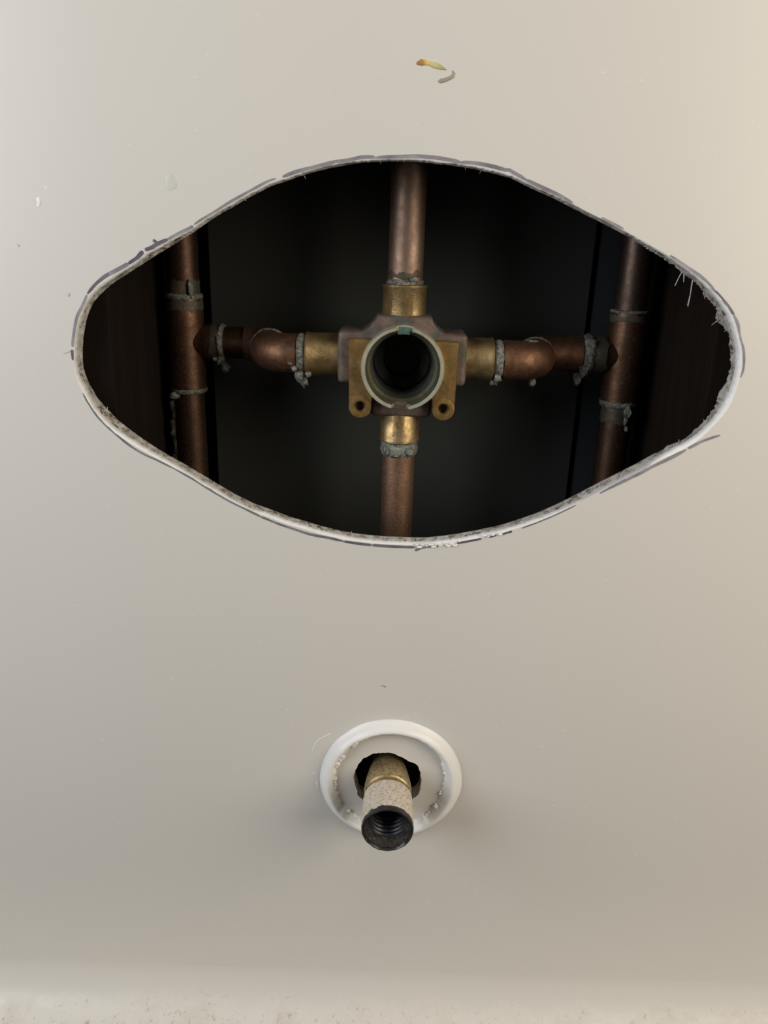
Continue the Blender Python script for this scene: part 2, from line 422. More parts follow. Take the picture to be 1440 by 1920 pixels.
# white cut lip
mid = [a * .35 + l * .65 for a, l in zip(rA, rL)]
def ring_d(r, f):
    out = ring(r, 0)
    for i, p in enumerate(out): p.y = f * (.0008 + .0013 * max(0, -math.sin(-math.pi + 2 * math.pi * i / N)))
    return out
V, Q = loft([ring(rA, 0), ring_d(mid, .35), ring_d(rL, 1.0), ring([r + .35 * MM for r in rL], .0034)])
o = new_obj('cut_lip', V, Q, M['cut'], wall, True, 60); o['label'] = 'bright white cut lip of the opening'
# fibre backing with flutes
cells = []; i = 0
rnd = random.Random(3); flute = [0.0] * N
while i < N:
    w = rnd.randint(6, 13); d = rnd.uniform(.5, 3.4) * MM
    for k in range(w):
        if i + k < N: flute[i + k] = d * max(0, math.sin(math.pi * (k + .5) / w)) ** .8
    i += w + rnd.randint(2, 6)
r1 = [min(l, a) + .35 * MM for l, a in zip(rL, rA)]
def lerp(a, b, f): return [x * (1 - f) + y * f for x, y in zip(a, b)]
rows = [ring(r1, .0034),
        ring([r - .2 * MM for r in lerp(rL, rB, .22)], .0042),
        ring([r + f * .9 for r, f in zip(lerp(rL, rB, .35), flute)], .0050),
        ring([r + f for r, f in zip(lerp(rL, rB, .55), flute)], .0062),
        ring([r + f * .8 for r, f in zip(lerp(rL, rB, .75), flute)], .0074),
        ring(lerp(rL, rB, .93), .0080), ring(rB, .0088),
        ring([b + .2 * MM for b in rB], .0096), ring([a + 2.0 * MM for a in rA], .0094)]
V, Q = loft(rows)
o = new_obj('fibre_backing', V, Q, M['fibre'], wall, True, 50); o['label'] = 'ragged grey fibre backing with brown pits'
# loose fibre strands on the right of the opening (photo pixels, tapering)
strands = [([(1279, 508), (1273, 520), (1265.5, 536)], 2.2, 1.5), ([(1282, 514), (1282.5, 521), (1282, 529)], 3.4, 1.2),
           ([(1299, 520), (1297, 535), (1294, 555), (1290, 575)], 3.0, .9), ([(1293, 552), (1288.5, 573)], 1.0, .6),
           ([(1318, 549), (1322, 561)], 2.0, .7), ([(1345, 600), (1334, 610)], 1.8, .5), ([(1366, 614), (1358, 622)], 1.8, .7),
           ([(1343, 574), (1340, 571)], 1.5, .6), ([(1336, 563), (1332, 564.5)], 1.5, .6), ([(1273.5, 834), (1272.5, 824)], 1.8, 1.2),
           ([(1321, 791), (1319, 786)], 1.6, .9), ([(1187, 440), (1178, 445)], 2.2, .9), ([(1218, 461), (1221, 468)], 1.8, .8),
           ([(571, 330), (573, 335)], 1.5, .8), ([(455, 374), (462, 375.5)], 1.8, 1.0), ([(902, 320), (899, 325)], 1.2, .6), ([(872, 314), (873, 319)], 1.2, .6),
           ([(713, 302), (714, 307)], 1.2, .6), ([(658, 1003), (659.5, 996)], 1.4, .7), ([(201, 770), (202, 763)], 1.6, 1.0), ([(967, 335), (967, 340)], 1.2, .6)]
for pts, w0, w1 in strands:
    P = [at(x, y, .0086 + .0006 * k) for k, (x, y) in enumerate(pts)]
    P[0].y = .0080
    sc = .329 / 1460
    m_ = len(P); rad = [(w0 + (w1 - w0) * k / (m_ - 1)) * sc * .5 for k in range(m_)]
    MB().tube(P, rad, 7).build('fibre_strand', M['strand'], wall, 60)
# torn burr flakes at the bottom of the cut
mb = MB(); rnd = random.Random(5)
for (x, y) in [(781, 1021), (786, 1026), (792, 1021), (800, 1024), (808, 1021), (813, 1025), (818, 1021), (826, 1022), (833, 1019), (838, 1022), (842, 1024), (847, 1020), (852, 1023), (856, 1022), (862, 1015), (908, 1004), (915, 1006), (924, 1003), (936, 999), (938, 1002)]:
    p = at(x, y, -.0004)
    mb.blob(p, rnd.uniform(.45, .95) * MM, rnd.random() * 50, .8, (1.3, .6, .55))
o = mb.build('torn_burr', M['cut'], wall, 60); o['kind'] = 'stuff'

# marker strokes
def ribbon(px, w0, name, mat, parent=wall, y=-.00012, clampA=True, w1=None, taper=True):
    P = [at(x, yy, 0) for x, yy in px]
    # catmull-rom
    Q = []
    for i in range(len(P) - 1):
        a, b, c, d = P[max(i - 1, 0)], P[i], P[i + 1], P[min(i + 2, len(P) - 1)]
        for s in range(5):
            u = s / 5; Q.append(.5 * ((2 * b) + (c - a) * u + (2 * a - 5 * b + 4 * c - d) * u * u + (3 * b - a - 3 * c + d) * u ** 3))
    Q.append(P[-1]); n = len(Q); V = []; Fs = []
    for i, p in enumerate(Q):
        t_ = (Q[min(i + 1, n - 1)] - Q[max(i - 1, 0)]); t_.y = 0; t_.normalize(); nn = Vector((-t_.z, 0, t_.x))
        f = i / (n - 1); w = (w0 + ((w1 or w0) - w0) * f) * .5 * .32 / ((F_PX * math.cos(PITCH)) + (450 - 500) * 0.33 + 0)
        w *= 1 + .25 * noise.noise(p * 150)
        if taper: w *= min(1, .45 + 6 * f, .45 + 6 * (1 - f))
        for s in (-1, 1):
            v = p + nn * w * s
            if clampA:
                a = math.atan2(v.z - ZC, v.x - XC); r = math.hypot(v.x - XC, v.z - ZC)
                ra = rA[int(round((a + math.pi) / (2 * math.pi) * N)) % N] + .04 * MM
                if r < ra: v = Vector((XC + math.cos(a) * ra, 0, ZC + math.sin(a) * ra))
            V += [Vector((v.x, y, v.z)), Vector((v.x, -.00001, v.z))]
    for i in range(n - 1):
        a, b = i * 4, i * 4 + 4
        Fs += [(a, a + 2, b + 2, b), (a, b, b + 1, a + 1), (a + 2, a + 3, b + 3, b + 2)]
    return new_obj(name, V, Fs, mat, parent, False)
MK = [
 (6.5, 4.5, 'ink_dark', [(229, 501), (215, 508), (200, 516), (188, 525), (177, 535), (164, 551)]),
 (4.0, 5.0, 'ink', [(163, 553), (154, 574), (145, 592), (140.5, 612), (137.5, 632), (136, 650)]),
 (4.5, 3.5, 'ink_dark', [(135.6, 656), (135.6, 662), (137, 675)]),
 (6.5, 6.0, 'ink', [(241, 494), (222, 504.5), (204, 514)]),
 (7.0, 6.5, 'ink_dark', [(268, 471), (262, 478), (256, 485), (241, 494)]),
 (7.0, 5.5, 'ink_dark', [(272, 468.5), (284, 464.5), (296, 457), (315, 448.5)]),
 (5.0, 4.5, 'ink', [(315, 448.5), (334, 438), (354, 428.5), (362, 424)]),
 (5.0, 4.0, 'ink_dark', [(287, 450.5), (291, 452.5), (296, 456.5)]),
 (3.6, 3.8, 'ink', [(364, 421), (380, 410), (405, 395), (430.6, 379), (458, 363.6), (481, 351), (504, 339), (517, 335)]),
 (5.5, 6.0, 'ink', [(530, 331.5), (555, 322), (584, 314.5), (607.5, 308.5), (629, 303)]),
 (5.0, 6.0, 'ink', [(622, 303.5), (649, 300.5), (678, 295), (703, 295)]),
 (5.5, 6.0, 'ink', [(705, 295.5), (736.7, 294), (785, 293), (810.5, 295), (843.6, 300), (863, 304.5)]),
 (5.0, 6.0, 'ink', [(862, 304.5), (879, 304.5), (899, 307), (924, 312), (945.6, 318), (955, 319), (969, 327), (986, 337)]),
 (6.0, 4.0, 'ink', [(986, 337), (1015.6, 351), (1045, 364), (1074, 380.5)]),
 (3.0, 3.0, 'ink', [(1128, 408), (1145, 416), (1169, 429)]),
 (3.5, 5.0, 'ink', [(1257, 479), (1281, 495), (1302, 509.5), (1317.5, 521), (1340, 545)]),
 (4.5, 4.5, 'ink_dark', [(1340, 545), (1362.5, 570), (1376, 590)]),
 (4.5, 4.0, 'ink', [(1376, 590), (1384, 609), (1386, 625), (1389, 640), (1394, 655), (1395, 675), (1393, 695), (1388, 708)]),
 (4.0, 6.0, 'ink', [(1350, 816), (1332.5, 821.5), (1315, 828), (1300, 835.5), (1290, 840.5)]),
 (6.0, 5.0, 'ink', [(1286, 843), (1265, 854.5), (1246, 864), (1221, 876), (1199.5, 887.5), (1181, 896.5), (1156, 908.5), (1125, 924.5)]),
 (2.2, 2.5, 'ink_thin', [(1080, 947), (1044, 964.5), (1008, 979.5), (978, 990.5)]),
 (5.0, 3.0, 'ink_dark', [(960, 996), (950, 999), (941, 1002)]),
 (3.5, 3.5, 'ink_dark', [(931, 1003), (917, 1007.5)]),
 (3.5, 4.0, 'ink_dark', [(903, 1010), (880, 1014.5), (857, 1018.5)]),
 (3.0, 4.5, 'ink_thin', [(823, 1023.5), (808, 1025), (792, 1027), (783, 1030.5), (778, 1032)]),
 (5.0, 5.5, 'ink_dark', [(778, 1026), (733, 1024.5), (698, 1022)]),
 (5.0, 4.5, 'ink_dark', [(697, 1022), (667, 1018.5), (645, 1015)]),
 (4.5, 4.0, 'ink_thin', [(645, 1015), (617, 1008.5), (583, 1002), (550, 991.5), (522, 982), (500, 973), (489.5, 969)]),
 (3.8, 3.6, 'ink_thin', [(489.5, 969), (462.5, 955.5), (430, 939.5), (399, 921.5), (363, 899), (327, 879)]),
 (3.2, 3.4, 'ink_thin', [(327, 879), (295, 863), (270, 851.5), (245, 836.5), (220, 816.5), (200, 798.5), (182, 780), (165, 753.5), (156, 737)]),
]
for k_, (w0, w1, mt, px) in enumerate(MK):
    ribbon(px, w0, 'marker_line', M[mt], w1=w1, y=-.00010 - .00002 * (k_ % 4))
# hairline scratches and residue on the panel
for px, w, mt in [([(119, 663), (128, 660), (134, 657)], 1.6, 'faint'), ([(33, 459), (37, 462)], 3, 'faint'), ([(128, 556), (131, 550)], 3, 'faint'),
                  ([(715, 1285), (724, 1288)], 2, 'ink'), ([(585, 1408), (594, 1390), (606, 1382), (622, 1374)], 2.2, 'cut'),
                  ([(592, 1470), (596, 1462), (595, 1478)], 2.5, 'cut'), ([(586, 1452), (592, 1446)], 1.8, 'cut')]:
    ribbon(px, w, 'scratch_mark', M[mt], clampA=False)
# dried smear, and a small bump coloured white to paint its glint
p = at(320, 343, 0)
mb = MB(); mb.blob((p.x, 0, p.z), 2.9 * MM, 11, .35, (.85, .07, 1.05)); mb.build('caulk_smear', M['smear'], wall)
p = at(72, 379, 0)
mb = MB(); mb.blob((p.x, 0, p.z), 2.0 * MM, 23, .5, (.45, .14, 1.0)); mb.build('glint_bump', M['cut'], wall)
# specks of cutting dust clinging to the panel
mb = MB(); rnd = random.Random(21)
for k in range(330):
    if k < 250: x, y = rnd.gauss(760, 300), rnd.uniform(1050, 1800)
    else: x, y = rnd.gauss(600, 110), rnd.gauss(1690, 70)
    if abs(x - 733) < 140 and abs(y - 1463) < 120 or y > 1800 or x < 10 or x > 1430: continue
    p = at(x, y, 0); r = rnd.choice([.14, .17, .2, .26, .38]) * MM
    c = rnd.random() * 6
    mb.add([(p.x + r * math.cos(c + q * 2.1) * rnd.uniform(.6, 1.5), -.00002, p.z + r * math.sin(c + q * 2.1)) for q in range(3)] + [(p.x, -r * .7, p.z)],
           [(0, 1, 3), (1, 2, 3), (2, 0, 3)])
o = mb.build('dust_specks', M['cut'], wall); o['kind'] = 'stuff'

# ------------------------------------------------------------------ tub: cove, ledge, basin, apron (one moulded profile)
R = .026; prof = []
for k in range(13):
    a = math.pi / 2 * k / 12
    prof.append((-R + R * math.cos(a), WZ0 - R * math.sin(a)))
ZL = WZ0 - R
prof += [(-.070, ZL - .001)]
for k in range(1, 9):
    a = math.pi / 2 * k / 8
    prof.append((-.070 - .02 * math.sin(a), ZL - .021 + .02 * math.cos(a)))
prof += [(-.0905, .25), (-.0905, .0)]
def sweep(prof, name, mat, cuts):
    V = []; Q = []
    for x in cuts: V += [Vector((x, y, z)) for y, z in prof]
    n = len(prof)
    for i in range(len(cuts) - 1):
        for k in range(n - 1): Q.append((i * n + k, i * n + k + 1, (i + 1) * n + k + 1, (i + 1) * n + k))
    return new_obj(name, V, Q, mat, None, True, 50)
cuts = [WX0 + (WX1 - WX0) * k / 40 for k in range(41)]
tub = sweep(prof, 'ledge', M['dusty'], cuts)
tub.data.materials.append(M['tub'])
for p in tub.data.polygons:
    if p.center.y < -.09: p.material_index = 1
tag(tub, 'off-white moulded ledge curving out of the foot of the wall, gritty with dust', 'ledge', kind='structure')
# floor under the tub
mb = MB(); mb.box(-1.6, 1.6, -2.2, .15, -.02, 0); o = mb.build('floor', M['floor']); tag(o, 'grey-brown bathroom floor below the ledge', 'floor', kind='structure')
# grit on the cove
mb = MB(); rnd = random.Random(9)
for k in range(1500):
    a = math.radians(rnd.triangular(30, 90, 85)); x = rnd.gauss(.03, .11)
    if abs(x) > .3: continue
    if rnd.random() < .35: y, z, nrm = -R - rnd.random() * .03, ZL, Vector((0, 0, 1))
    else: y, z, nrm = -R + R * math.cos(a), WZ0 - R * math.sin(a), Vector((0, -math.cos(a), math.sin(a)))
    c = Vector((x, y, z)); r = rnd.uniform(.12, .38) * MM; q0 = rnd.random() * 6
    e1 = Vector((1, 0, 0)); e2 = nrm.cross(e1)
    mb.add([c + e1 * r * math.cos(q0 + q * 2.1) + e2 * r * math.sin(q0 + q * 2.1) for q in range(3)] + [c + nrm * r * rnd.uniform(.5, 1.2)], [(0, 1, 3), (1, 2, 3), (2, 0, 3)])
o = mb.build('plaster_grit', M['dusty']); tag(o, 'pale grit and cutting dust scattered along the ledge below the wall', 'dust', kind='stuff')

# ------------------------------------------------------------------ wall cavity: studs, board, lining
def slab(name, dims, mat, label, bev=.001, cat=None):
    o = MB().box(*dims, bev).build(name, mat); tag(o, label, cat or 'stud', kind='structure'); return o
CZ0, CZ1 = .02, 2.38
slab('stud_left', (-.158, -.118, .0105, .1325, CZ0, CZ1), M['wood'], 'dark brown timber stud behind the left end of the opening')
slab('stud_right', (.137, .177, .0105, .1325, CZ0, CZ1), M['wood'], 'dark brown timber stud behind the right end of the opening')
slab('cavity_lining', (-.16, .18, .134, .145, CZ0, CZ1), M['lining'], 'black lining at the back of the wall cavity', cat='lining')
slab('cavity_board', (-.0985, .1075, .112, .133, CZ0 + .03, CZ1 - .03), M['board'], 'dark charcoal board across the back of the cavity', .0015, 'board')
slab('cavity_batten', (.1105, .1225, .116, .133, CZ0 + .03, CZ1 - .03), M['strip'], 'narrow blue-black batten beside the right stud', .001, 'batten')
slab('light_stop_top', (-.158, .177, .0105, .133, CZ1 - .02, CZ1 + .015), M['wood'], 'unseen timber plate added to keep light out of the cavity above', cat='plate')  # both end plates are unseen, added so world light cannot leak in
slab('light_stop_bottom', (-.158, .177, .0105, .133, CZ0 - .018, CZ0 + .02), M['wood'], 'unseen timber plate added to keep light out of the cavity below', cat='plate')

# ------------------------------------------------------------------ plumbing: valve, pipes, tees, elbows, soldered into one
VX, VZ, VY = .0063, .818, .048          # pipe axes of the valve
SY = .078                               # supply risers' axis depth
PR = .00795                             # half-inch copper
plumb = empty('shower_plumbing', (VX, VY, VZ))
tag(plumb, 'brass shower valve soldered to green-stained copper pipes inside the wall opening', 'plumbing')
class PB(MB):
    def build(s, name, mat, parent=plumb, auto=35, label=None):
        org = Vector((VX, VY, VZ))
        s.v = [p - org for p in s.v]
        return MB.build(s, name, mat, parent, auto, label)
def lump(seed, amp):
    return lambda k, th, p: amp * (noise.noise(p * 420 + Vector((seed, 0, 0))) + .6 * noise.noise(p * 1100 + Vector((0, seed, 0))))

# valve body: cast block with hubs
body = PB()
body.lathe([(.0172, .0345), (.0195, .0360), (.0205, .046), (.0195, .060), (.014, .066), (.004, .068)], (VX, 0, VZ - .002), (0, 1, 0), 56, close0=True, close1=True)
body.box(VX - .030, VX + .0295, .036, .061, VZ - .0115, VZ + .0125, .0025)
body.box(VX - .0128, VX + .0132, .037, .060, VZ - .004, VZ + .0198, .002)
body.box(VX - .0145, VX + .0145, .038, .060, VZ - .0272, VZ + .002, .003)
# flared shoulders under the top hub
for s in (-1, 1):
    V = []; Q = []
    pf = [(.0115, .0185), (.0135, .0172), (.0158, .0142), (.0195, .0121), (.0195, .004), (.009, .004), (.009, .0185)]
    for y in (.037, .060): V += [Vector((VX + s * x, y, VZ + z)) for x, z in pf]
    n = len(pf); Q = [tuple(range(n)), tuple(range(n, 2 * n))] + [(i, (i + 1) % n, n + (i + 1) % n, n + i) for i in range(n)]
    body.add(V, Q)
vb = body.build('valve_body', M['brass_cast'], label='grey-brown cast valve body')
rm = vb.modifiers.new('cast', 'REMESH'); rm.mode = 'VOXEL'; rm.voxel_size = .0007; rm.adaptivity = 0
bpy.context.view_layer.update()
me_ = bpy.data.meshes.new_from_object(vb.evaluated_get(bpy.context.evaluated_depsgraph_get())); vb.modifiers.clear(); vb.data = me_
for _ in range(3):
    bm_ = bmesh.new(); bm_.from_mesh(me_); bmesh.ops.smooth_vert(bm_, verts=bm_.verts, factor=.5, use_axis_x=True, use_axis_y=True, use_axis_z=True); bm_.to_mesh(me_); bm_.free()
pts_ = [(v_.co.copy(), v_.normal.copy()) for v_ in me_.vertices]
for v_, (c_, n_) in zip(me_.vertices, pts_):
    v_.co = c_ + n_ * (noise.noise(c_ * 260) * .00022 + noise.noise(c_ * 700) * .00010)
# open the bore (the barrel lining covers its edge)
bm_ = bmesh.new(); bm_.from_mesh(me_)
bmesh.ops.delete(bm_, geom=[v for v in bm_.verts if math.hypot(v.co.x, v.co.z + .0027) < .0164 and v.co.y + VY < .0655], context='VERTS')
bm_.to_mesh(me_); bm_.free()
me_.polygons.foreach_set('use_smooth', [True] * len(me_.polygons))
if not me_.materials: me_.materials.append(M['brass_cast'])
# open cartridge barrel with rim, notches top and bottom
RC = (VX, 0, VZ - .0027)
def barrel(pf):
    n = 96; V = []; Q = []
    for r, y, nt in pf:
        for j in range(n):
            th = 2 * math.pi * j / n
            yy = y; dz = math.sin(th)
            wx = abs(r * math.cos(th) - (.0002 if dz > 0 else -.0002))
            if nt and wx < .0035: yy = max(y, .0312 if dz > 0 else .0322)
            V.append(Vector((RC[0] + r * math.cos(th), yy, RC[2] + r * math.sin(th))))
    for k in range(len(pf) - 1):
        for j in range(n):
            j2 = (j + 1) % n; Q.append((k * n + j, k * n + j2, (k + 1) * n + j2, (k + 1) * n + j))
    return V, Q
m_ = PB(); m_.add(*barrel([(.0186, .046, 0), (.0188, .0330, 0), (.0189, .0285, 1), (.0184, .0268, 1), (.0172, .0268, 1), (.0169, .0272, 1)]))
m_.build('barrel_rim', M['brass_rim'], vb, 30, 'pale worn rim of the open cartridge barrel')
m_ = PB(); m_.add(*barrel([(.0169, .0272, 1), (.0162, .0290, 1), (.0160, .0330, 1), (.0149, .0345, 0), (.0146, .0400, 0)]))
m_.build('barrel_lining', M['brass_olive'], vb, 30, 'olive tarnished inner step of the barrel')
m_ = PB(); m_.add(*[[Vector((RC[0] + r * math.cos(math.radians(270 + a)), .0319, RC[2] + r * math.sin(math.radians(270 + a)))) for r in (.0187, .0158) for a in range(-10, 11, 4)],
                  [(i, i + 1, 7 + i, 6 + i) for i in range(5)]])
m_.build('notch_floor', M['brass_cast'], vb)
m_ = PB()
pr = [(.0147, .0395)]
for k in range(5):
    y = .041 + k * .0028; pr += [(.0147, y), (.0139, y + .0006), (.0139, y + .0018), (.0147, y + .0024)]
pr += [(.0135, .058), (.009, .060), (.0085, .0645), (.0005, .0645)]
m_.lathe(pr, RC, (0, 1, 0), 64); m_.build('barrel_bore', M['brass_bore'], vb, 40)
m_ = PB(); m_.add(*[[Vector((RC[0] + r * math.cos(math.radians(90 + a)), y, RC[2] + r * math.sin(math.radians(90 + a)))) for (r, y) in ((.0183, .0309), (.0150, .0309)) for a in range(-10, 11, 4)],
                  [(i, i + 1, 7 + i, 6 + i) for i in range(5)]])
m_.build('verdigris_patch', M['patina'], vb)

# mounting ears with screw holes
def ear(side):
    hx, hz = (-.0127, .7966) if side < 0 else (.0259, .7966)
    s = -side
    xo = -.0183 if side < 0 else .0313                    # outer edge
    xi = VX                                              # runs in under the barrel
    pts = [(xo, .8275)] + [(VX + .0172 * math.cos(math.radians(q)), VZ - .0027 + .0172 * math.sin(math.radians(q))) for q in ([134, 150, 165, 180, 195, 210, 222] if side < 0 else [46, 30, 15, 0, -15, -30, -42])] + [(hx + s * .0056, .8005)]
    for k in range(13):
        a = math.radians(0 - 180 * k / 12); pts.append((hx + s * .0053 * math.cos(a), hz + .0053 * math.sin(a)))
    pts += [(hx - s * .0053, .803), (xo, .812)]
    hole = [(hx + .0021 * math.cos(2 * math.pi * k / 20), hz + .0021 * math.sin(2 * math.pi * k / 20)) for k in range(20)]
    m = PB(); y0, y1 = .0322, .0375
    n = len(pts)
    def inset(p, d):
        c = Vector((sum(q[0] for q in pts) / n, sum(q[1] for q in pts) / n)); v = Vector(p) - c
        return tuple(c + v * (1 - d / v.length))
    fr = [inset(p, .0005) for p in pts]
    chole = [(hx + .0030 * math.cos(2 * math.pi * k / 20), hz + .0030 * math.sin(2 * math.pi * k / 20)) for k in range(20)]
    m.add(*fill(fr, [chole], y0))
    V, Q = loft([[Vector((x, y0, z)) for x, z in fr], [Vector((x, y0 + .0005, z)) for x, z in pts], [Vector((x, y1, z)) for x, z in pts]]); m.add(V, Q)
    m.add(*fill(pts, [], y1))
    V, Q = loft([[Vector((x, y0, z)) for x, z in chole], [Vector((x, y0 + .0010, z)) for x, z in hole], [Vector((x, y1 - .0002, z)) for x, z in hole]]); m.add(V, Q)
    e = m.build('mounting_ear', M['brass'], vb, 40, 'yellow brass mounting ear with a screw hole')
    b = PB()
    b.lathe([(.0053, .0324), (.0051, .0320), (.0047, .0319), (.0030, .0319), (.0022, .0328), (.0020, .0365)], (hx, 0, hz), (0, 1, 0), 28)
    b.build('screw_boss', M['brass'], vb, 40)
    c = PB(); c.lathe([(.0020, .0362), (.0001, .0364)], (hx, 0, hz), (0, 1, 0), 20); c.build('screw_hole', M['brass_bore'], vb)
ear(-1); ear(1)

# sleeves (brass sockets)
def sleeve(org, axis, d0, d1, r=.0100, lip=True):
    m = PB()
    m.lathe([(r * .97, d0), (r, d0 + .0004), (r, d1 - .0016), (r * 1.025, d1 - .0012), (r * 1.025, d1 - .0003), (r * .985, d1), (PR, d1)], org, axis, 44, lump(d0 * 999 + axis[0], .00008))
    return m.build('socket_sleeve', M['brass_sleeve'], plumb, 35, 'brass socket sleeve')
C0 = (VX, VY, VZ)
sleeve(C0, (0, 0, 1), .0190, .0330)
sleeve(C0, (0, 0, -1), .0265, .0405, .0095)
sleeve(C0, (-1, 0, 0), .0290, .0455)
sleeve(C0, (1, 0, 0), .0290, .0425)
# pipes
def pipe(name, p0, p1, mat, label=None, r=PR):
    m = PB(); p0, p1 = Vector(p0), Vector(p1)
    m.tube([p0.lerp(p1, k / 12) for k in range(13)], r, 40); return m.build(name, mat, plumb, 35, label)
pipe('riser_pipe', (VX, VY, VZ + .030), (VX - .0004, VY, 1.95), M['copper_grey'], 'copper shower riser above the valve')
pipe('drop_pipe', (VX, VY, VZ - .036), (VX + .0002, VY, .615), M['copper_mid'], 'copper tub drop pipe below the valve')
LX, RX = -.1036, .1198
pipe('supply_pipe', (LX, SY, .838), (LX + .0006, SY, 1.60), M['copper'], 'copper supply pipe above the left tee')
pipe('supply_pipe', (LX, SY, .796), (LX + .0012, SY, .10), M['copper'], 'copper supply pipe below the left tee')
pipe('supply_pipe', (RX, SY, .838), (RX - .0016, SY, 1.60), M['copper_dim'], 'copper supply pipe above the right tee')
pipe('supply_pipe', (RX, SY, .796), (RX - .0002, SY, .10), M['copper'], 'copper supply pipe below the right tee')
# tees
def tee(x, s, xb):
    m = PB(); R1 = .0092
    m.lathe([(PR, -.0245), (R1, -.0243), (R1, -.010), (R1 * 1.0, 0), (R1, .010), (R1, .0215), (PR, .0217)], (x, SY, VZ), (0, 0, 1), 40, lump(x * 1000, .00012))
    L = abs(xb - x)
    m.lathe([(.0076, 0), (.0077, .0070), (.0081, .0088), (.0088, .0104), (R1, .0118), (R1, L), (PR, L + .0002)], (x, SY, VZ), (s, 0, 0), 40, lump(x * 900, .0001))
    return m.build('tee_fitting', M['copper_tee'], plumb, 35)
tee(LX, 1, -.0862); tee(RX, -1, .1035)
# double elbows stepping back from the valve line to the risers
def arc_pts(cx, cy, r, a0, a1, n=12):
    return [Vector((cx + r * math.cos(math.radians(a0 + (a1 - a0) * k / n)), cy + r * math.sin(math.radians(a0 + (a1 - a0) * k / n)), VZ)) for k in range(n + 1)]
def elbows(s, xs, xe, xt):
    """s=-1 left; xs: start of front cup, xe: bend axis, xt: rear cup end"""
    R = .0112; RB = .0091
    P = [Vector((xs, VY, VZ)), Vector((xs + s * .0002, VY, VZ))]
    if s < 0: arc = arc_pts(xe + R, VY + R, R, 270, 180)
    else: arc = arc_pts(xe - R, VY + R, R, -90, 0)
    P += arc + [Vector((xe, VY + R + .0035, VZ))]
    rad = [PR, RB + .0002] + [RB] * (len(arc) + 1)
    m = PB(); m.tube(P, rad, 40); m.build('elbow_fitting', M['copper_fit'], plumb, 40)
    y2 = SY - R
    if s < 0: arc2 = arc_pts(xe - R, SY - R, R, 0, 90)
    else: arc2 = arc_pts(xe + R, SY - R, R, 180, 90)
    P = [Vector((xe, y2 - .004, VZ))] + arc2 + [Vector((xt - s * .0002, SY, VZ)), Vector((xt, SY, VZ))]
    rad = [RB * .97] + [RB * .97] * len(arc2) + [RB, PR]
    m = PB(); m.tube(P, rad, 40); m.build('elbow_fitting', M['copper_fit'], plumb, 40)
    return xe
elbows(-1, -.0435, -.0585, -.0735); elbows(1, .0535, .0715, .0975)
pipe('branch_pipe', (-.0865, SY, VZ), (-.0730, SY, VZ), M['copper'])
pipe('branch_pipe', (.0970, SY, VZ), (.1040, SY, VZ), M['copper'])
pipe('branch_pipe', (-.0440, VY, VZ), (-.0385, VY, VZ), M['copper'])
pipe('branch_pipe', (.0480, VY, VZ), (.0540, VY, VZ), M['copper'])

# solder joints: lumpy collars with runs and drips
def joint(org, axis, d0, d1, r, amp, seed, blobs=(), mat='solder', name='solder_joint'):
    m = PB(); k = 5
    prof = [(PR * .98, d0)] + [(PR + (r - PR) * math.sin(math.pi * (i + .5) / k) ** .6, d0 + (d1 - d0) * (i + .5) / k) for i in range(k)] + [(PR * .98, d1)]
    m.lathe(prof, org, axis, 36, lump(seed, amp))
    for (c, rr, sc) in blobs: m.blob(c, rr, seed + rr * 1e4, .7, sc)
    return m.build(name, M[mat], plumb, 60)
V3 = Vector
# valve top and bottom
joint(C0, (0, 0, 1), .0325, .0350, .0085, .0004, 1, [(V3((VX + .003, VY - .0086, VZ + .0355)), .0011, (1.4, .6, .8)), (V3((VX - .004, VY - .0080, VZ + .0345)), .0010, (1.4, .6, .8))])
joint(C0, (0, 0, -1), .0400, .0478, .0091, .0007, 2, [(V3((VX + .0045, VY - .0078, VZ - .0445)), .0020, (1, .6, 1.1)), (V3((VX - .002, VY - .0086, VZ - .0455)), .0020, (1.2, .6, 1)), (V3((VX - .0065, VY - .006, VZ - .044)), .0016, (.8, .6, 1.3))])
# valve sides
joint(C0, (-1, 0, 0), .0450, .0500, .0095, .0006, 3, [(V3((-.0415, VY - .004, VZ - .0093)), .0028, (.9, .8, 1.2)), (V3((-.0400, VY - .0025, VZ - .0128)), .0022, (.8, .8, 1.1)), (V3((-.0440, VY - .0072, VZ - .0058)), .0016, (1, .8, 1)), (V3((-.0460, VY - .0084, VZ - .0035)), .0010, (1, .8, 1)), (V3((-.0375, VY - .006, VZ - .0085)), .0016, (1, .8, 1))])
joint(C0, (1, 0, 0), .0425, .0478, .0094, .0006, 4, [(V3((.0510, VY - .006, VZ - .0072)), .0021, (.9, .8, 1.3)), (V3((.0495, VY - .004, VZ - .0098)), .0018, (.9, .8, 1.2)), (V3((.0525, VY - .0084, VZ + .001)), .0016, (.8, .5, 1.5))])
# left tee: top, bottom, branch
TL = (LX, SY, VZ); TR = (RX, SY, VZ)
joint(TL, (0, 0, 1), .0205, .0240, .0096, .0003, 5, [(V3((LX + .0052, SY - .0075, VZ + .0262)), .0022, (.7, .6, 1.9)), (V3((LX - .001, SY - .0094, VZ + .0228)), .0010, (2.6, .6, .6))])
joint(TL, (0, 0, -1), .0225, .0262, .0095, .0004, 6, [(V3((LX - .0055, SY - .007, VZ - .0265)), .0022, (1.3, .6, .9))])
joint(TL, (1, 0, 0), .0165, .0200, .0094, .0005, 7, [(V3((-.0850, SY - .0055, VZ - .0085)), .0026, (.9, .8, 1.1)), (V3((-.0830, SY - .0045, VZ - .0118)), .0024, (1, .8, 1)), (V3((-.0880, SY - .006, VZ - .0075)), .0015, (1, .8, 1)), (V3((-.0855, SY - .0092, VZ + .001)), .0017, (.7, .5, 2.0))])
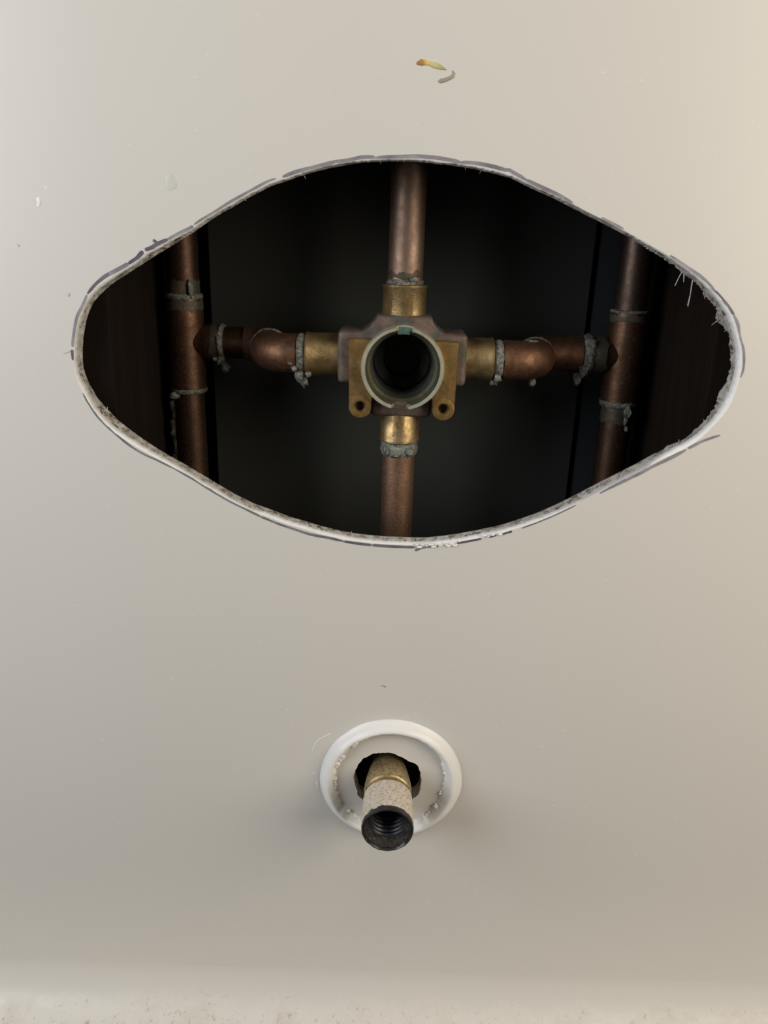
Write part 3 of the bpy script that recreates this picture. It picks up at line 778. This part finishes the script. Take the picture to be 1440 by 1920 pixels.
# right tee
joint(TR, (0, 0, 1), .0208, .0228, .0096, .0002, 8)
joint(TR, (0, 0, -1), .0218, .0265, .0096, .0005, 9, [(V3((RX + .003, SY - .0085, VZ - .0275)), .0024, (1, .6, 1.4)), (V3((RX + .004, SY - .0078, VZ - .0365)), .0011, (1, .6, 1.2)), (V3((RX + .003, SY - .0078, VZ - .0320)), .0012, (.8, .5, 2.4))])
joint(TR, (-1, 0, 0), .0160, .0222, .0102, .0008, 10, [(V3((.0985, SY - .007, VZ - .0075)), .0024, (1, .8, 1.2)), (V3((.0962, SY - .006, VZ - .0118)), .0024, (.9, .8, 1.2)), (V3((.1005, SY - .0096, VZ - .001)), .0021, (.8, .6, 1.5)), (V3((.1015, SY - .0085, VZ + .006)), .0018, (.9, .6, 1.2))])
# bead between the two elbows of each pair
joint((-.0585, VY, VZ), (0, 1, 0), .0125, .0155, .0099, .0002, 11, mat='solder')
joint((.0715, VY, VZ), (0, 1, 0), .0125, .0160, .0098, .0003, 12, [(V3((.0700, VY + .006, VZ - .0112)), .0017, (1, 1, 1.2)), (V3((.0670, VY - .001, VZ + .0092)), .0013, (2.0, .6, .5))])
# verdigris bands where the flux ran
def band(org, axis, d0, d1, r, name='verdigris_band'):
    n_, k_ = 48, 6; a = Vector(axis); t = Vector((0, 0, 1)) if abs(a.z) < .9 else Vector((1, 0, 0))
    e1 = a.cross(t).normalized(); e2 = a.cross(e1); V = []; Q = []
    for k in range(k_ + 1):
        for j in range(n_):
            th = 2 * math.pi * j / n_; u = e1 * math.cos(th) + e2 * math.sin(th)
            w0 = noise.noise(u * 2.5 + a * d0 * 500) * .0016 + noise.noise(u * 8 + a * d0 * 900) * .0008
            w1 = noise.noise(u * 2.7 - a * d1 * 500) * .0018 + noise.noise(u * 9 - a * d1 * 900) * .0008
            d = d0 + min(w0, .0004) + (d1 + w1 - d0 - min(w0, .0004)) * k / k_
            V.append(Vector(org) + a * d + u * (r - (.00012 if k in (0, k_) else 0)))
    for k in range(k_):
        for j in range(n_):
            j2 = (j + 1) % n_; Q.append((k * n_ + j, k * n_ + j2, (k + 1) * n_ + j2, (k + 1) * n_ + j))
    m = PB(); m.add(V, Q); return m.build(name, M['verdigris'], plumb, 60)
band(TL, (0, 0, 1), .0240, .0300, PR + .00012)
band(TL, (0, 0, 1), .0160, .0206, .00938)
band(TL, (1, 0, 0), .0135, .0168, .00938)
band(TR, (-1, 0, 0), .0105, .0163, .00938)
band(TR, (0, 0, 1), .0170, .0206, .00938)
band(TR, (0, 0, -1), .0262, .0345, PR + .00012)
band(C0, (0, 0, 1), .0360, .0385, PR + .00012)
# corroded run down the lower left pipe
m_ = PB()
for k in range(9):
    z = VZ - .033 - k * .0048
    m_.blob(V3((LX - .0078 + .0006 * math.sin(k * 1.7), SY - .0032, z)), .0019, k * 3.1, .6, (.8, .7, 1.9))
m_.build('verdigris_run', M['verdigris'], plumb)

# ------------------------------------------------------------------ tub spout stub
stub = empty('spout_adapter', (SX, .0, SZ))
tag(stub, 'worn brass spout adapter with a blackened open end poking out of the lower wall', 'pipe fitting')
class SB(MB):
    def build(s, name, mat, auto=35, label=None):
        org = Vector((SX, 0, SZ)); s.v = [p - org for p in s.v]
        return MB.build(s, name, mat, stub, auto, label)
ax = (0, -1, 0); O_ = (SX, 0, SZ)
m_ = SB(); m_.lathe([(.0080, -.0385), (.0080, -.0020)], O_, ax, 40); m_.build('stub_pipe', M['adapter_brass'], 35, 'darker pipe inside the wall')
m_ = SB(); m_.lathe([(.0080, -.0065), (.0092, -.0060), (.0097, -.0040), (.0102, -.0010), (.0108, .0020), (.01145, .0060), (.0117, .0095), (.0116, .0122), (.0109, .0128)], O_, ax, 56, lump(3, .00006))
m_.build('adapter_shoulder', M['adapter_brass'], 40, 'mottled brass shoulder')
m_ = SB(); m_.lathe([(.0109, .0126), (.0104, .0132), (.0104, .0148), (.0109, .0155)], O_, ax, 56); m_.build('adapter_groove', M['brass'], 40, 'bright brass groove')
m_ = SB(); m_.lathe([(.0109, .0153), (.0117, .0158), (.0119, .0175), (.0120, .0260), (.0120, .0346)], O_, ax, 56, lump(5, .00005))
m_.build('adapter_sleeve', M['adapter'], 40, 'scaled silvery-beige sleeve')
m_ = SB(); m_.lathe([(.0119, .0335), (.0121, .0345), (.01205, .0358), (.0117, .0367), (.0112, .0368), (.0107, .0362), (.0105, .0355)], O_, ax, 64, lump(9, .00022))
m_.build('adapter_rim', M['adapter_black'], 50, 'blackened rim with pale scratches')
m_ = SB(); m_.lathe([(.0107, .0361), (.0101, .0335), (.0095, .0318), (.0093, .0300)], O_, ax, 64, lump(12, .00012)); m_.build('adapter_chamfer', M['chamfer'], 50, 'grey chamfer with pale scratches')
m_ = SB(); pr = [(.0094, .0302)]
for k in range(8):
    d = .0295 - k * .0026; pr += [(.0093, d + .0004), (.0086, d - .0004), (.0086, d - .0012), (.0093, d - .0020)]
pr += [(.0070, .0085), (.0068, -.001), (.0002, -.001)]
m_.lathe(pr, O_, ax, 56); m_.build('threaded_bore', M['adapter_bore'], 30, 'dark threaded inside')

# caulk collar round the stub
KX, KZ = .0078, .6138
V = []; Q = []; n = 160; pf = []
for j in range(n):
    th = 2 * math.pi * j / n; q = Vector((math.cos(th) * 3, math.sin(th) * 3, 0))
    n1, n2, n3 = noise.noise(q * 1.2), noise.noise(q * 4 + V3((5, 0, 0))), noise.noise(q * 9 + V3((0, 9, 0)))
    right = max(0, math.cos(th + .25))
    h = .0052 + .0004 * n1 - .0008 * right
    ro = .0345 + .0003 * n1
    rc = .0312 - .0006 * right + .0003 * n2
    ri = .0290 - .0020 * right ** 2 + .0013 * n2 + .0009 * n3
    rows_ = [(ro + .0012, 0), (ro + .0001, .0007), (ro - .0008, h * .55), (rc + .0010, h * .93), (rc + .0001, h), (rc - .0008, h * .92 + .0004 * n3), (ri + .0005, h * .5 + .0007 * n3), (ri, h * .12 + .0002 * n2), (ri - .0006, 0.0)]
    pf.append([V3((KX + r * math.cos(th), -d, KZ + r * math.sin(th))) for r, d in rows_])
m = len(pf[0])
for j in range(n): V += pf[j]
for j in range(n):
    for k in range(m - 1): Q.append((j * m + k, j * m + k + 1, ((j + 1) % n) * m + k + 1, ((j + 1) % n) * m + k))
caulk = new_obj('caulk_collar', V, Q, M['caulk'], None, True, 60)
tag(caulk, 'raised ring of old white caulk around the spout adapter', 'caulk')
mb = MB(); rnd = random.Random(31)
for k in range(34):
    th = rnd.choice([rnd.uniform(2.0, 3.4), rnd.uniform(-1.3, .3), rnd.uniform(3.4, 4.6)])
    r = .0288 - .0018 * max(0, math.cos(th + .25)) + rnd.uniform(-.0008, .0006)
    mb.blob((KX + r * math.cos(th), -rnd.uniform(.0002, .0016), KZ + r * math.sin(th)), rnd.uniform(.0006, .0013), k * 2.7, .7, (1.2, .7, 1))
mb.build('caulk_crumbs', M['caulk'], caulk)['kind'] = 'stuff'

# ------------------------------------------------------------------ dried glue scrap on the wall above the opening
def mk_gluemat():
    t = NT('dried_glue')
    sep = t.n('ShaderNodeSeparateXYZ'); t.link(t.co, sep.inputs[0])
    mr = t.n('ShaderNodeMapRange'); mr.inputs['From Min'].default_value = -.0075; mr.inputs['From Max'].default_value = .0075
    t.link(sep.outputs['X'], mr.inputs['Value'])
    t.set(Base_Color=t.ramp(mr.outputs[0], [(0, (.42, .17, .04)), (.20, (.50, .25, .06)), (.30, (.76, .58, .20)), (.5, (.66, .58, .30)), (.75, (.40, .36, .20)), (1, (.34, .32, .27))]), Roughness=.35, Transmission_Weight=.0)
    return t.m
gp = at(815, 130, 0)
gpx = [(782, 119, 5), (790, 117, 6.5), (798, 117.5, 5), (806, 119, 4.5), (815, 122, 6.5), (823, 125, 5.5), (831, 128.5, 3), (837, 131, 1.6)]
def tail(pts, name, par, mat):
    V = []; Q = []; nn = 8
    P = [at(x, y, 0) for x, y, w in pts]
    for i, p in enumerate(P):
        t_ = (P[min(i + 1, len(P) - 1)] - P[max(i - 1, 0)]).normalized(); e = V3((-t_.z, 0, t_.x)); w = pts[i][2] * .225 * MM * .75
        if i in (0, len(P) - 1): w *= .6
        for k in range(nn + 1):
            a = math.pi * k / nn
            V.append(V3((p.x, 0, p.z)) + e * math.cos(a) * w - gp + V3((0, -.0000 - math.sin(a) * w * .55, 0)))
    for i in range(len(P) - 1):
        for k in range(nn): Q.append((i * (nn + 1) + k, i * (nn + 1) + k + 1, (i + 1) * (nn + 1) + k + 1, (i + 1) * (nn + 1) + k))
    return new_obj(name, V, Q, mat, par)
glue = empty('glue_scrap', gp); tag(glue, 'curled amber scrap of dried glue stuck to the wall above the opening', 'glue')
gm = mk_gluemat()
tail(gpx, 'glue_bead', glue, gm)
tail([(848, 132, 1.2), (851, 137, 3), (849, 143, 4), (842, 147, 4), (834, 150, 4.5), (826, 152, 4.5), (821, 153, 2)], 'glue_tail', glue, M['tail'])['label'] = 'thin greyish tail'
